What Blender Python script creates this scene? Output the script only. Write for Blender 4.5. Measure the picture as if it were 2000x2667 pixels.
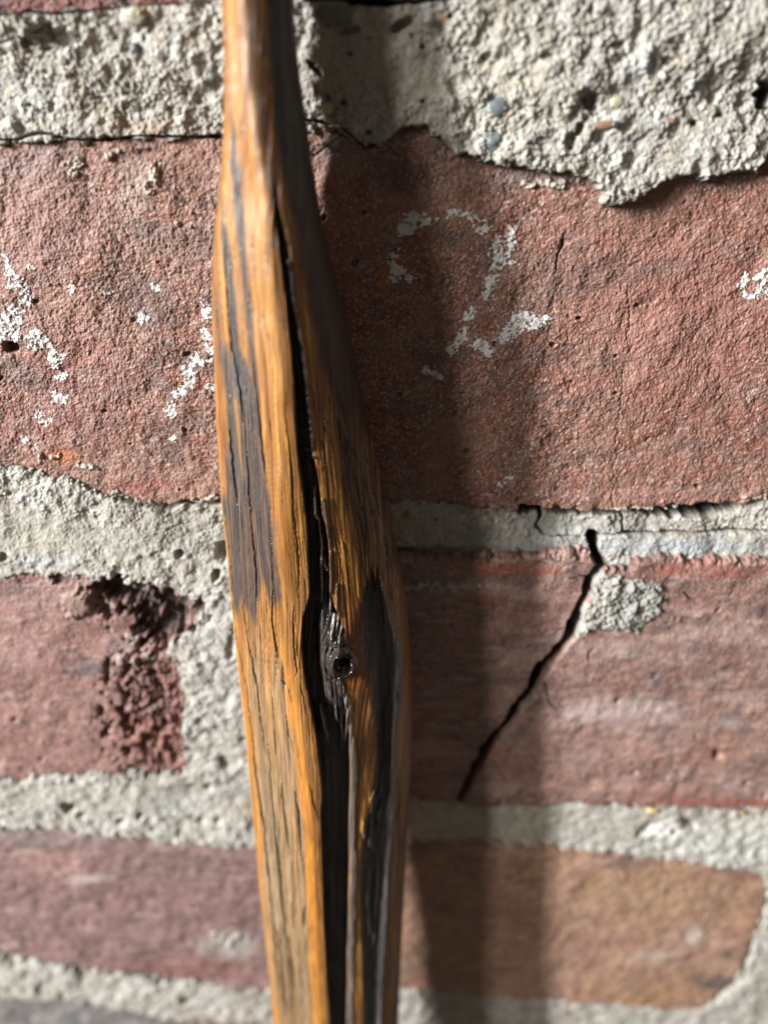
import bpy, math
import numpy as np
from mathutils import Matrix, Vector

# ------------------------------------------------------------------ camera / world / light
for o in list(bpy.data.objects):
    bpy.data.objects.remove(o)
S = bpy.context.scene
C = S.collection
R = math.radians
TH = R(27.5)          # the phone looks down along the wall
D = 0.122             # metres from lens to wall face
LENS = 26.0
K = (18.0 / LENS) / 1333.5   # tangent per photo pixel

cd = bpy.data.cameras.new('camera')
cam = bpy.data.objects.new('camera', cd); C.objects.link(cam)
cd.sensor_fit = 'VERTICAL'; cd.sensor_height = 36.0; cd.sensor_width = 36.0; cd.lens = LENS
cd.clip_start = 0.005; cd.clip_end = 50
cam.location = (0, -D, 0)
cam.rotation_euler = (R(90) - TH, 0, 0)
cd.dof.use_dof = True
cd.dof.focus_distance = 0.1235
cd.dof.aperture_fstop = 7.4
S.camera = cam

w = bpy.data.worlds.new('World'); S.world = w; w.use_nodes = True
bg = w.node_tree.nodes['Background']
bg.inputs[0].default_value = (1.0, 0.88, 0.76, 1); bg.inputs[1].default_value = 0.125

def area(name, alpha, elev, dist, sx, sy, power, col):
    """window light, alpha = degrees from the wall normal towards the left"""
    l = bpy.data.lights.new(name, 'AREA'); l.shape = 'RECTANGLE'; l.size = sx; l.size_y = sy
    l.energy = power; l.color = col
    o = bpy.data.objects.new(name, l); C.objects.link(o)
    tgt = Vector((0.0, 0.0, -0.06))
    a, e = R(alpha), R(elev)
    d = Vector((-math.sin(a) * math.cos(e), -math.cos(a) * math.cos(e), math.sin(e)))
    o.location = tgt + d * dist
    o.rotation_euler = (-d).to_track_quat('-Z', 'Y').to_euler()
    return o
area('window_light', 63.0, 20, 1.6, 0.085, 0.60, 84, (0.97, 0.985, 1.0))
area('window_light', 51, 20, 1.6, 0.13, 0.60, 13, (1.0, 0.97, 0.92))

S.view_settings.view_transform = 'Standard'; S.view_settings.look = 'None'
S.view_settings.exposure = 0; S.view_settings.gamma = 1; S.view_settings.use_curve_mapping = False
S.render.engine = 'CYCLES'
S.cycles.max_bounces = 5

# ------------------------------------------------------------------ numeric helpers
f32 = np.float32
_tab = {}
def tab(seed):
    if seed not in _tab:
        _tab[seed] = np.random.RandomState(seed).rand(256, 256).astype(f32)
    return _tab[seed]
def vn(x, y, seed=1):
    """smooth lattice noise 0..1"""
    T = tab(seed)
    xf = np.floor(x); yf = np.floor(y)
    xi = xf.astype(np.int32) & 255; yi = yf.astype(np.int32) & 255
    u = (x - xf).astype(f32); v = (y - yf).astype(f32)
    u = u * u * (3 - 2 * u); v = v * v * (3 - 2 * v)
    x1 = (xi + 1) & 255; y1 = (yi + 1) & 255
    a = T[yi, xi]; b = T[yi, x1]; c = T[y1, xi]; d = T[y1, x1]
    return (a + (b - a) * u) * (1 - v) + (c + (d - c) * u) * v
def fbm(x, y, seed=1, octv=3, gain=0.5):
    s = 0; a = 1; t = 0
    for i in range(octv):
        ca, sa = math.cos(0.7 * i + .3), math.sin(0.7 * i + .3)
        s = s + a * vn((x * ca - y * sa) * 2 ** i + 11.3 * i, (x * sa + y * ca) * 2 ** i + 5.1 * i, seed + i)
        t += a; a *= gain
    return s / t
def worley(x, y, seed=1):
    """F1 distance and a random value of the nearest cell"""
    A = tab(seed + 500); B = tab(seed + 501); V = tab(seed + 502)
    xi = np.floor(x).astype(np.int32); yi = np.floor(y).astype(np.int32)
    best = np.full(x.shape, 9, f32); val = np.zeros(x.shape, f32)
    for dx in (-1, 0, 1):
        for dy in (-1, 0, 1):
            cx = xi + dx; cy = yi + dy
            m, n = cy & 255, cx & 255
            d = (cx + A[m, n] - x) ** 2 + (cy + B[m, n] - y) ** 2
            k = d < best
            best = np.where(k, d, best).astype(f32); val = np.where(k, V[m, n], val)
    return np.sqrt(best), val
def ss(e0, e1, x):
    t = np.clip((x - e0) / (e1 - e0), 0, 1)
    return t * t * (3 - 2 * t)
def mixc(c, col, m):
    return c * (1 - m[..., None]) + np.asarray(col, f32) * m[..., None]
def polydist(px, py, pts, closed=False):
    """distance from points to polyline; returns distance, arc parameter 0..1"""
    best = np.full(px.shape, 1e9, f32); arc = np.zeros(px.shape, f32)
    n = len(pts); rng = n if closed else n - 1
    for i in range(rng):
        ax, ay = pts[i][:2]; bx, by = pts[(i + 1) % n][:2]
        dx, dy = bx - ax, by - ay; L = dx * dx + dy * dy + 1e-9
        t = np.clip(((px - ax) * dx + (py - ay) * dy) / L, 0, 1)
        d = (px - ax - t * dx) ** 2 + (py - ay - t * dy) ** 2
        k = d < best
        best = np.where(k, d, best); arc = np.where(k, (i + t) / rng, arc)
    return np.sqrt(best), arc
def polysdf(px, py, pts):
    d, _ = polydist(px, py, pts, True)
    ins = np.zeros(px.shape, bool); n = len(pts)
    for i in range(n):
        ax, ay = pts[i]; bx, by = pts[(i + 1) % n]
        if ay == by: continue
        c = ((ay > py) != (by > py)) & (px < (bx - ax) * (py - ay) / (by - ay) + ax)
        ins ^= c
    return np.where(ins, d, -d)
def unproject(px, py, h):
    """photo position + distance h (m) off the wall -> world"""
    a = (px - 1000) * K; b = -(py - 1333.5) * K
    dy = math.cos(TH) + b * math.sin(TH); dz = -math.sin(TH) + b * math.cos(TH)
    t = (D - h) / dy
    return a * t, -h + 0 * t, dz * t

# ------------------------------------------------------------------ mesh helpers
def grid_object(name, X, Y, Z, fmask, col, mat, parent=None, rough=None):
    """grid of points -> one mesh object made of the faces in fmask"""
    ny, nx = X.shape
    idx = np.arange(ny * nx).reshape(ny, nx)
    q = np.stack([idx[1:, :-1], idx[1:, 1:], idx[:-1, 1:], idx[:-1, :-1]], -1)[fmask]
    q = q.reshape(-1, 4)
    used = np.zeros(ny * nx, bool); used[q.ravel()] = True
    remap = np.cumsum(used) - 1
    q = remap[q].astype(np.int32)
    co = np.stack([X.ravel()[used], Y.ravel()[used], Z.ravel()[used]], -1).astype(f32)
    me = bpy.data.meshes.new(name)
    me.vertices.add(len(co)); me.vertices.foreach_set('co', co.ravel())
    me.loops.add(q.size); me.loops.foreach_set('vertex_index', q.ravel())
    me.polygons.add(len(q))
    me.polygons.foreach_set('loop_start', np.arange(0, q.size, 4, dtype=np.int32))
    me.polygons.foreach_set('loop_total', np.full(len(q), 4, np.int32))
    me.polygons.foreach_set('use_smooth', np.ones(len(q), bool))
    if col is not None:
        a = me.color_attributes.new('tint', 'FLOAT_COLOR', 'POINT')
        cc = np.ones((len(co), 4), f32); cc[:, :3] = np.clip(col.reshape(-1, 3)[used], 0, 1)
        if rough is not None: cc[:, 3] = rough.ravel()[used]
        a.data.foreach_set('color', cc.ravel())
    me.update(); me.validate()
    me.materials.append(mat)
    o = bpy.data.objects.new(name, me); C.objects.link(o)
    if parent: o.parent = parent
    return o
def empty(name, loc, label, cat):
    o = bpy.data.objects.new(name, None); C.objects.link(o); o.empty_display_size = 0.02
    o.location = loc; o['label'] = label; o['category'] = cat
    return o
def adopt(o, p):
    """parent while keeping world-space mesh coordinates in place"""
    o.parent = p
    loc = Vector((0, 0, 0)); q = p
    while q: loc += q.location; q = q.parent
    o.data.transform(Matrix.Translation(-loc))

def nodes(name):
    m = bpy.data.materials.new(name); m.use_nodes = True
    return m, m.node_tree.nodes, m.node_tree.links, m.node_tree.nodes['Principled BSDF']
def mineral(name, rough, spec, nscale, bump, vary, sparkle=0.0):
    """tinted masonry: attribute colour times fine grain, fine bump"""
    m, N, L, P = nodes(name)
    at = N.new('ShaderNodeAttribute'); at.attribute_name = 'tint'
    tc = N.new('ShaderNodeTexCoord')
    n1 = N.new('ShaderNodeTexNoise'); n1.inputs['Scale'].default_value = nscale; n1.inputs['Detail'].default_value = 3
    n2 = N.new('ShaderNodeTexVoronoi'); n2.inputs['Scale'].default_value = nscale * 1.6
    L.new(tc.outputs['Object'], n1.inputs['Vector']); L.new(tc.outputs['Object'], n2.inputs['Vector'])
    mr = N.new('ShaderNodeMapRange'); mr.inputs['From Min'].default_value = .25; mr.inputs['From Max'].default_value = .75
    mr.inputs['To Min'].default_value = 1 - vary; mr.inputs['To Max'].default_value = 1 + vary
    L.new(n1.outputs['Fac'], mr.inputs['Value'])
    mx = N.new('ShaderNodeMix'); mx.data_type = 'RGBA'; mx.blend_type = 'MULTIPLY'; mx.inputs['Factor'].default_value = 1
    L.new(at.outputs['Color'], mx.inputs[6]); L.new(mr.outputs[0], mx.inputs[7])
    L.new(mx.outputs[2], P.inputs['Base Color'])
    P.inputs['Roughness'].default_value = rough; P.inputs['Specular IOR Level'].default_value = spec
    ad = N.new('ShaderNodeMath'); ad.operation = 'ADD'
    L.new(n1.outputs['Fac'], ad.inputs[0]); L.new(n2.outputs['Distance'], ad.inputs[1])
    bp = N.new('ShaderNodeBump'); bp.inputs['Distance'].default_value = bump; bp.inputs['Strength'].default_value = 1
    L.new(ad.outputs[0], bp.inputs['Height']); L.new(bp.outputs['Normal'], P.inputs['Normal'])
    return m
M_brick = mineral('brick clay', 0.62, 0.55, 1900, 0.00010, 0.22)
M_mortar = mineral('lime mortar', 0.85, 0.3, 1500, 0.00016, 0.16)
M_chalk = mineral('white chalk', 0.95, 0.1, 2500, 0.00008, 0.05)
M_pebble = mineral('smooth pebble', 0.4, 0.5, 900, 0.00003, 0.2)

def wood(name, coat):
    m, N, L, P = nodes(name)
    at = N.new('ShaderNodeAttribute'); at.attribute_name = 'tint'
    tc = N.new('ShaderNodeTexCoord'); mp = N.new('ShaderNodeMapping')
    mp.inputs['Scale'].default_value = (1, 1, 0.06)
    L.new(tc.outputs['Object'], mp.inputs['Vector'])
    n1 = N.new('ShaderNodeTexNoise'); n1.inputs['Scale'].default_value = 2600; n1.inputs['Detail'].default_value = 4
    L.new(mp.outputs[0], n1.inputs['Vector'])
    n2 = N.new('ShaderNodeTexNoise'); n2.inputs['Scale'].default_value = 2400; n2.inputs['Detail'].default_value = 2
    L.new(tc.outputs['Object'], n2.inputs['Vector'])
    mr = N.new('ShaderNodeMapRange'); mr.inputs['From Min'].default_value = .3; mr.inputs['From Max'].default_value = .7
    mr.inputs['To Min'].default_value = .60; mr.inputs['To Max'].default_value = 1.22
    L.new(n1.outputs['Fac'], mr.inputs['Value'])
    mx = N.new('ShaderNodeMix'); mx.data_type = 'RGBA'; mx.blend_type = 'MULTIPLY'; mx.inputs['Factor'].default_value = 1
    L.new(at.outputs['Color'], mx.inputs[6]); L.new(mr.outputs[0], mx.inputs[7])
    L.new(mx.outputs[2], P.inputs['Base Color'])
    L.new(at.outputs['Alpha'], P.inputs['Roughness'])
    P.inputs['Coat Weight'].default_value = coat; P.inputs['Coat Roughness'].default_value = 0.28
    ad = N.new('ShaderNodeMath'); ad.operation = 'MULTIPLY_ADD'; ad.inputs[1].default_value = 0.35
    L.new(n2.outputs['Fac'], ad.inputs[0]); L.new(n1.outputs['Fac'], ad.inputs[2])
    bp = N.new('ShaderNodeBump'); bp.inputs['Distance'].default_value = 0.00010
    L.new(ad.outputs[0], bp.inputs['Height']); L.new(bp.outputs['Normal'], P.inputs['Normal'])
    L.new(bp.outputs['Normal'], P.inputs['Coat Normal'])
    return m
M_wood = wood('oiled wood', 0.16)
M_knot = wood('polished knot', 0.9)

# ------------------------------------------------------------------ the wall
STEP = 2.0
gx = np.arange(-260, 2262, STEP, dtype=f32); gy = np.arange(-220, 2922, STEP, dtype=f32)
PX, PY = np.meshgrid(gx, gy)
WX, _, WZ = unproject(PX, PY, 0.0)
MX = (WX * 1000).astype(f32); MZ = (WZ * 1000).astype(f32)      # millimetres on the wall
SC = ((D / (math.cos(TH) - (PY - 1333.5) * K * math.sin(TH))) * K * 1000).astype(f32)   # mm per photo px

# ragged outlines: look the shapes up at slightly disturbed positions
wx = (fbm(MX * .55, MZ * .55, 31, 4, .62) - .5); wy = (fbm(MX * .55, MZ * .55, 41, 4, .62) - .5)
hx = fbm(MX * 2.0, MZ * 2.0, 33, 2) - .5; hy = fbm(MX * 2.0, MZ * 2.0, 43, 2) - .5
QX = PX + (wx * 3.0 + hx * .7) / SC; QY = PY + (wy * 3.0 + hy * .7) / SC
LX = np.arange(-340, 2345, 6, dtype=f32); LY = np.arange(-300, 3005, 6, dtype=f32)
LPX, LPY = np.meshgrid(LX, LY)
def lookup(F, x, y):
    u = np.clip((x + 340) / 6, 0, len(LX) - 1.001); v = np.clip((y + 300) / 6, 0, len(LY) - 1.001)
    i = u.astype(np.int32); j = v.astype(np.int32); u = (u - i).astype(f32); v = (v - j).astype(f32)
    return (F[j, i] * (1 - u) + F[j, i + 1] * u) * (1 - v) + (F[j + 1, i] * (1 - u) + F[j + 1, i + 1] * u) * v

BR = {}
BR['top'] = [(-600, -600), (1300, -600), (1260, -80), (1150, -8), (1000, 6), (850, 4), (700, -5), (540, 0), (422, 7), (337, 18), (241, 27), (160, 38), (78, 27), (30, 44), (-600, 50)]
BR['tall'] = [(-600, 372), (0, 366), (90, 366), (181, 360), (337, 357), (573, 354), (740, 340), (820, 338), (898, 338), (952, 376), (985, 369), (1021, 354), (1060, 312),
              (1100, 322), (1151, 343), (1157, 362), (1205, 398), (1253, 416), (1362, 422), (1434, 434), (1524, 464), (1560, 500), (1585, 533), (1627, 512), (1669, 500), (1693, 479),
              (1753, 449), (1844, 443), (1934, 437), (2000, 398), (2150, 380), (2600, 360), (2600, 1290), (2000, 1295), (1964, 1301), (1916, 1316), (1753, 1316), (1663, 1331),
              (1518, 1334), (1416, 1322), (1325, 1331), (1181, 1313), (1018, 1307), (850, 1305), (573, 1301), (446, 1319), (374, 1310), (301, 1295), (199, 1259), (78, 1223), (0, 1208), (-600, 1150)]
BR['broken'] = [(-600, 1500), (0, 1496), (96, 1493), (235, 1499), (300, 1515), (380, 1520), (464, 1541), (525, 1590), (500, 1640), (460, 1665), (440, 1700), (470, 1745), (486, 1818), (484, 1957),
                (486, 2024), (386, 2027), (259, 2012), (181, 2018), (0, 2033), (-600, 2050)]
BR['cracked'] = [(760, 1440), (1036, 1440), (1200, 1452), (1337, 1445), (1410, 1439), (1500, 1432), (1560, 1440), (1573, 1478), (1633, 1478), (1651, 1457), (1723, 1451), (1844, 1460), (2000, 1460), (2600, 1465),
                 (2600, 2120), (2000, 2106), (1844, 2100), (1693, 2094), (1500, 2090), (1337, 2091), (1211, 2088), (1060, 2078), (760, 2070)]
BR['purple'] = [(-600, 2140), (0, 2156), (139, 2156), (277, 2166), (422, 2186), (512, 2196), (603, 2208), (657, 2196), (780, 2190), (785, 2585), (699, 2578), (639, 2573), (422, 2546), (205, 2518), (90, 2503), (0, 2479), (-600, 2440)]
BR['tan'] = [(860, 2190), (1054, 2192), (1229, 2196), (1440, 2204), (1579, 2222), (1723, 2228), (1832, 2248), (1940, 2256), (1995, 2285), (1998, 2341), (1988, 2389), (1958, 2449), (1940, 2521), (1868, 2600),
             (1814, 2630), (1723, 2632), (1603, 2620), (1452, 2609), (1362, 2600), (1241, 2594), (1151, 2582), (1048, 2576), (860, 2570)]
BR['low'] = [(-600, 2570), (0, 2592), (180, 2602), (300, 2618), (400, 2640), (520, 2655), (640, 2652), (720, 2672), (800, 2720), (800, 3400), (-600, 3400)]
BR['lowright'] = [(960, 2705), (1500, 2722), (2700, 2760), (2700, 3400), (960, 3400)]
BR['sliver'] = [(2150, 2300), (2700, 2320), (2700, 2690), (2180, 2670), (2140, 2500)]

sdf = {k: lookup(polysdf(LPX, LPY, v).astype(f32), QX, QY) * SC for k, v in BR.items()}   # mm, inside positive
dmax = np.max(np.stack(list(sdf.values())), 0)

def idw(pts, p=2.5):
    n = 0; d = 0
    for x, y, v in pts:
        ww = 1.0 / (((LPX - x) ** 2 + ((LPY - y) * 1.6) ** 2) ** (p / 2) + 300)
        n = n + ww * v; d = d + ww
    return lookup((n / d).astype(f32), PX, PY)
hm = idw([(0, 90, .9), (200, 180, 1.0), (350, 300, .8), (480, 150, 1.1), (560, 300, .6), (860, 250, .2), (900, 60, .8), (850, 320, 0.0), (960, 340, 1.6), (1100, 150, 2.0), (1100, 300, 2.2),
          (1500, 200, 3.0), (1585, 480, 2.6), (1400, 380, 2.8), (1850, 400, 2.8), (1985, 240, .2), (1950, 90, 2.2), (1300, 60, 2.2),
          (60, 1340, .5), (300, 1400, .7), (420, 1450, .4), (550, 1400, -.4), (560, 1330, -.6), (1040, 1370, -1.2), (1150, 1380, -1.1), (1300, 1380, -1.6), (1450, 1360, -2.2), (1700, 1365, -2.0), (1900, 1360, -2.0),
          (1450, 1425, -.9), (1600, 1440, -.7), (1800, 1440, -.6), (1980, 1430, -.6), (2200, 1400, -.5), (560, 1600, -.2), (560, 1750, .1), (560, 1950, -.2), (500, 1500, .1),
          (60, 2130, .9), (200, 2070, .1), (350, 2130, .7), (500, 2090, -.4), (620, 2160, .5), (1100, 2130, -.2), (1300, 2140, -.5), (1500, 2150, -.3), (1700, 2160, -.1), (1730, 2185, .6), (1900, 2200, .6),
          (100, 2560, .7), (400, 2590, .7), (650, 2620, .8), (1100, 2640, .6), (1300, 2650, -.2), (1700, 2670, .2), (1980, 2500, .8), (2100, 2400, .8), (500, 2900, 0), (2200, 2200, .4)])

# --- stamped features shared by bricks and mortar
trench = np.zeros_like(PX)
dark = np.zeros_like(PX)
def win(pts, pad):
    xs = [p[0] for p in pts]; ys = [p[1] for p in pts]
    i0 = max(int((min(xs) - pad - gx[0]) / STEP), 0); i1 = min(int((max(xs) + pad - gx[0]) / STEP) + 1, len(gx))
    j0 = max(int((min(ys) - pad - gy[0]) / STEP), 0); j1 = min(int((max(ys) + pad - gy[0]) / STEP) + 1, len(gy))
    return slice(j0, j1), slice(i0, i1)
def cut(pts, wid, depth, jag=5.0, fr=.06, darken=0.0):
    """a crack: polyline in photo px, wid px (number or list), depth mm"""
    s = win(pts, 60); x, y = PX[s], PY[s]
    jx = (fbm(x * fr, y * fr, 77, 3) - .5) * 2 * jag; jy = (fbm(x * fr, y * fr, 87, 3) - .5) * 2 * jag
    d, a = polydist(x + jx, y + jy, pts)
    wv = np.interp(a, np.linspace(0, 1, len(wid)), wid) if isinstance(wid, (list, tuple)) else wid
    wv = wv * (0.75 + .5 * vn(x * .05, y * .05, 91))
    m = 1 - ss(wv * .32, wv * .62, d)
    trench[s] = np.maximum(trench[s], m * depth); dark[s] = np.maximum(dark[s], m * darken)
def pit(x0, y0, rx, ry, depth, ang=0, jag=.5, darken=0.0):
    s = win([(x0, y0)], max(rx, ry) * 2 + 10); x, y = PX[s] - x0, PY[s] - y0
    ca, sa = math.cos(R(ang)), math.sin(R(ang))
    u = (x * ca + y * sa) / rx; v = (-x * sa + y * ca) / ry
    r = np.sqrt(u * u + v * v) + (fbm(PX[s] * .06, PY[s] * .06, 57, 3) - .5) * jag * 2
    m = 1 - ss(.55, 1.1, r)
    if depth > 0: trench[s] = np.maximum(trench[s], m * depth)
    else: trench[s] = trench[s] + m * depth * (trench[s] < .3)
    dark[s] = np.maximum(dark[s], m * darken)
zF = lambda L: [(1000 + x / 1.659, 1300 + y / 1.659) for x, y in L]
zH = lambda L: [(1000 + x / 1.659, 1967 + y / 1.659) for x, y in L]
zD = lambda L: [(1000 + x / 1.659, 650 + y / 1.659) for x, y in L]
zC = lambda L: [(x / 1.659, 650 + y / 1.659) for x, y in L]
zB = lambda L: [(1000 + x / 1.659, y / 1.659) for x, y in L]
zA = lambda L: [(x / 1.659, y / 1.659) for x, y in L]
zE = lambda L: [(x / 1.659, 1300 + y / 1.659) for x, y in L]
CRACK = zF([(905, 165), (912, 225), (935, 285), (890, 350), (865, 420), (832, 470), (822, 530), (795, 590), (725, 680), (665, 755), (640, 820), (565, 900), (540, 960), (440, 1070), (400, 1140)]) + zH([(370, 100), (322, 190)])
cut(CRACK, [26, 27, 20, 24, 21, 18, 34, 22, 26, 30, 25, 28, 24, 23, 19, 18, 16], 8.0, 5, .05)
cut(zF([(820, 530), (760, 560), (700, 565)]), [6, 4, 2], .8, 6, .08)
cut(zF([(665, 755), (700, 800), (710, 860), (750, 900)]), [5, 4, 3, 2], .7, 6, .08)
cut(zF([(890, 350), (850, 330), (800, 335)]), [6, 4, 2], .8, 6, .08)
cut(zF([(540, 960), (500, 965), (450, 940)]), [6, 4, 2], .7, 6, .08)
cut(zF([(600, 45), (655, 55), (690, 75), (675, 105), (662, 135), (690, 165)]), [20, 28, 18, 11, 7, 4], 5.0, 4)
cut(zF([(690, 165), (800, 172), (905, 172)]), 4, 1.6, 4)
cut(zF([(905, 172), (1050, 158), (1180, 163), (1300, 160), (1500, 156), (1659, 150), (1900, 150)]), [12, 10, 9, 9, 11, 9, 9], 3.2, 4, .05)
cut(zF([(1040, 75), (1036, 150)]), 8, 2.2, 4)
cut(zF([(1100, 68), (1250, 68), (1400, 60), (1530, 50)]), [16, 34, 44, 26], 7.5, 4, .06, .9)  # gap under the tall brick, its shade also painted dark
cut(zF([(600, 60), (640, 62), (690, 66), (800, 72), (1000, 72), (1130, 66)]), [24, 28, 16, 16, 14, 16], 3.6, 4, .06, .7)
cut(zF([(690, 50), (900, 60), (1130, 50)]), [8, 6, 8], 2.5, 3)
cut(zA([(240, 590), (300, 600), (420, 605), (540, 596), (620, 584), (780, 590), (950, 592), (1000, 592)]), [10, 7, 6, 7, 5, 6, 9, 8], 2.2, 3)
cut(zA([(0, 600), (60, 605), (170, 575), (230, 580)]), [4, 8, 12, 8], 1.6, 4)
cut(zA([(-100, 60), (0, 66), (60, 70), (130, 50)]), 10, 3.0, 4)
cut(zA([(130, 50), (250, 62), (400, 50), (560, 32), (700, 18), (900, 6)]), [7, 10, 9, 7, 5, 5], 2.5, 4)
cut([(800, -2), (900, 3), (1000, 10), (1060, 8), (1150, 0), (1250, -60)], [14, 20, 22, 16, 14, 20], 6.0, 4)
cut(zC([(500, 1068), (560, 1085), (640, 1108), (740, 1118), (800, 1090), (870, 1108), (950, 1100)]), [5, 10, 7, 20, 8, 9, 10], 2.4, 5)
cut(zB([(775, 1010), (770, 1060), (750, 1100), (745, 1170)]), [3, 9, 5, 4], .9, 3)
cut(zD([(1055, 150), (1060, 320), (1050, 420)]), [2, 5, 2], .25, 7)
cut(zD([(1035, 500), (1020, 700), (1000, 860), (985, 1080), (1000, 1120)]), [3, 4, 2, 4, 3], .18, 9)
cut(zF([(895, 640), (875, 655), (880, 685)]), 5, .8, 2)
cut(zF([(1290, 395), (1310, 420), (1350, 425)]), 4, .7, 3)
cut(zF([(0, 200), (60, 225), (120, 232)]), 8, 2.0, 4)
cut(zH([(1560, 900), (1540, 950), (1440, 1050)]), 12, 2.0, 4)
cut(zH([(1640, 700), (1590, 800), (1560, 900)]), 5, 1.2, 4)
cut(zH([(560, 1056), (620, 1062), (720, 1060)]), 7, 1.4, 3)
cut([(800, 312), (840, 318), (890, 330), (905, 344), (952, 382), (985, 374)], [9, 9, 5, 5, 6, 4], 1.8, 4)
cut([(806, 160), (815, 172), (835, 195)], 12, 2.5, 6)
cut([(905, 335), (862, 375), (815, 405)], 4, .6, 4)
# cavities
for a in [(470, 1600, 60, 46, 3.0, 0, .9, .5), (290, 1530, 60, 26, 3.0, 0, .9, .7), (395, 1640, 60, 50, 3.2, 0, 1.0, .7), (27, 905, 22, 17, 1.6, 0, .3, .6), (15, 900, 6, 6, 2.2, 0, .2, .9), (1862, 1960, 15, 17, 1.2, 0, .4), (1750, 2018, 28, 20, -.35), (1936, 2028, 9, 7, .6), (1700, 1750, 10, 16, .4, 20, .4, .4),
          (325, 1545, 72, 28, 4.4, 8, .8, .9), (440, 1565, 66, 32, 3.6, 30, .9, .8), (430, 1640, 88, 22, 4.0, -28, .7, .9), (370, 1590, 70, 26, 2.2, 0, 1.2, .6), (270, 1585, 20, 60, 1.6, -30, .8, .4), (150, 1510, 40, 12, 1.2, 10, .8, .6),
          (280, 1740, 10, 40, 1.4, 0, .8, .5), (330, 1840, 14, 70, .6, 4, 1.3, .25), (425, 1870, 12, 60, .5, 0, 1.3, .2), (375, 1900, 40, 90, .35, 0, 1.0), (465, 1560, 12, 10, -1.2), (300, 1580, 14, 10, -.8), (205, 1565, 42, 42, -1.0, 0, .6),
          (330, 1720, 60, 16, -.6, 0, .8), (470, 1440, 12, 12, 2.0), (580, 1440, 20, 30, 2.4), (565, 1500, 14, 16, 2.2), (10, 1450, 16, 12, 1.4), (600, 1690, 14, 30, .8), (540, 2050, 14, 12, 1.2), (600, 1990, 30, 18, 1.0),
          (180, 2100, 20, 16, 1.8, 30, .6, .3), (215, 2120, 16, 10, 1.5), (365, 2120, 12, 12, 1.5, 0, .5, .3), (315, 2135, 12, 8, 1.2), (520, 2140, 12, 12, 1.2), (570, 2135, 14, 10, 1.0),
          (215, 2530, 18, 12, 1.6, 20, .6), (415, 2550, 16, 10, 1.6), (495, 2605, 20, 10, 1.4), (30, 2495, 20, 14, 1.2), (110, 2565, 16, 10, .8),
          (1475, 365, 20, 26, 1.6, 20, .5, .15), (1500, 335, 14, 24, 1.6, 30, .5, .15), (1528, 262, 24, 30, 1.8, 0, .5, .1), (1990, 240, 26, 50, 4.0, 10, .6, .3), (2010, 170, 16, 20, 3.0),
          (913, 82, 30, 12, 1.2, -12, .4, .2), (1050, 65, 40, 14, 1.6, -28, .4, .3), (1170, 45, 8, 7, 1.4, 0, .3, .5), (1098, 125, 8, 7, 1.4, 0, .3, .4), (1100, 265, 6, 6, 1.2, 0, .3, .4), (912, 142, 8, 6, 1.2), (1448, 273, 6, 6, 1.0, 0, .3, .5),
          (855, 255, 7, 6, 1.2, 0, .3, .4), (815, 165, 16, 8, 1.6, 0, .5, .4), (1795, 320, 12, 9, 1.2, 0, .4, .6), (1530, 30, 10, 18, 1.0), (960, 345, 9, 7, 1.0, 0, .4, .5), (893, 268, 10, 9, 1.2, 0, .4, .3),
          (160, 90, 60, 26, 1.8, 15, .6), (100, 110, 40, 16, 1.0, 0, .5), (55, 85, 75, 52, -.9, 0, .3), (350, 40, 34, 26, -.6, 0, .3), (395, 398, 30, 14, .4), (130, 128, 20, 9, 1.3),
          (844, 565, 8, 11, .7, 0, .3, .7), (948, 553, 6, 7, .6, 0, .3, .7), (1410, 370, 40, 16, .4), (1262, 150, 16, 12, .8), (1600, 120, 20, 12, .8), (1730, 160, 26, 12, .9), (1420, 150, 22, 12, .7), (1850, 260, 20, 14, .7),
          (1235, 2105, 10, 6, .6), (1390, 2110, 30, 6, .6), (1680, 2160, 40, 10, .8, -25), (1800, 2145, 24, 12, .9, 20), (1600, 2222, 20, 6, 1.2, 0, .5, .5), (1730, 2150, 60, 18, -.8, -25, .5), (1950, 2120, 30, 12, .7)]:
    pit(*a)
rs = np.random.RandomState(5)
for i in range(150):   # small random pits scattered over the masonry
    x, y = rs.uniform(-250, 2250), rs.uniform(-200, 2900)
    r = rs.uniform(3, 8); pit(x, y, r * rs.uniform(1, 1.8), r, rs.uniform(.25, .7), rs.uniform(-60, 60), .4, rs.uniform(0, .6))

# --- relief
nb1 = fbm(MX * .13, MZ * .13, 3, 3) - .5
nb2 = fbm(MX * 1.9, MZ * 1.9, 7, 3, .65) - .5
d1, v1 = worley(MX * 2.5 + wx * 4, MZ * 2.5 + wy * 4, 3)
nb3 = fbm(MX * .5, MZ * .5, 13, 3) - .5
smooth_low = ss(1300, 1700, PY)                    # the lower bricks are smoother faced
amp = 1 - .62 * smooth_low
dome = np.clip(.62 - d1, 0, 1) * (v1 > .35)
bpk = (fbm(MX * .8, MZ * .8, 23, 2) > .66)
cr0 = fbm(MX * 3.3, MZ * 3.3, 19, 2) - .5
Hb0 = nb1 * 1.2 + nb3 * .50 + amp * (nb2 * .24 + dome * .13) - .10 * ss(.70, .80, fbm(MX * .9, MZ * .9, 29, 2)) * amp + cr0 * .22 * amp
d2, v2 = worley(MX * 1.35 + wx * 3, MZ * 1.35 + wy * 3, 9)
d3, v3 = worley(MX * 2.8 + 7, MZ * 2.8, 15)
cr = fbm(MX * 2.6, MZ * 2.6, 17, 3, .6) - .5
grain = np.clip(.75 - d2, 0, 1) * (.08 + v2 ** 2) * .58 + np.clip(.7 - d3, 0, 1) * v3 * .20 + cr * .24
mw = ss(300, 400, PX) * (1 - ss(400, 480, PY))
rgh = ss(.35, .65, fbm(MX * .16, MZ * .16, 151, 3))
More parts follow.
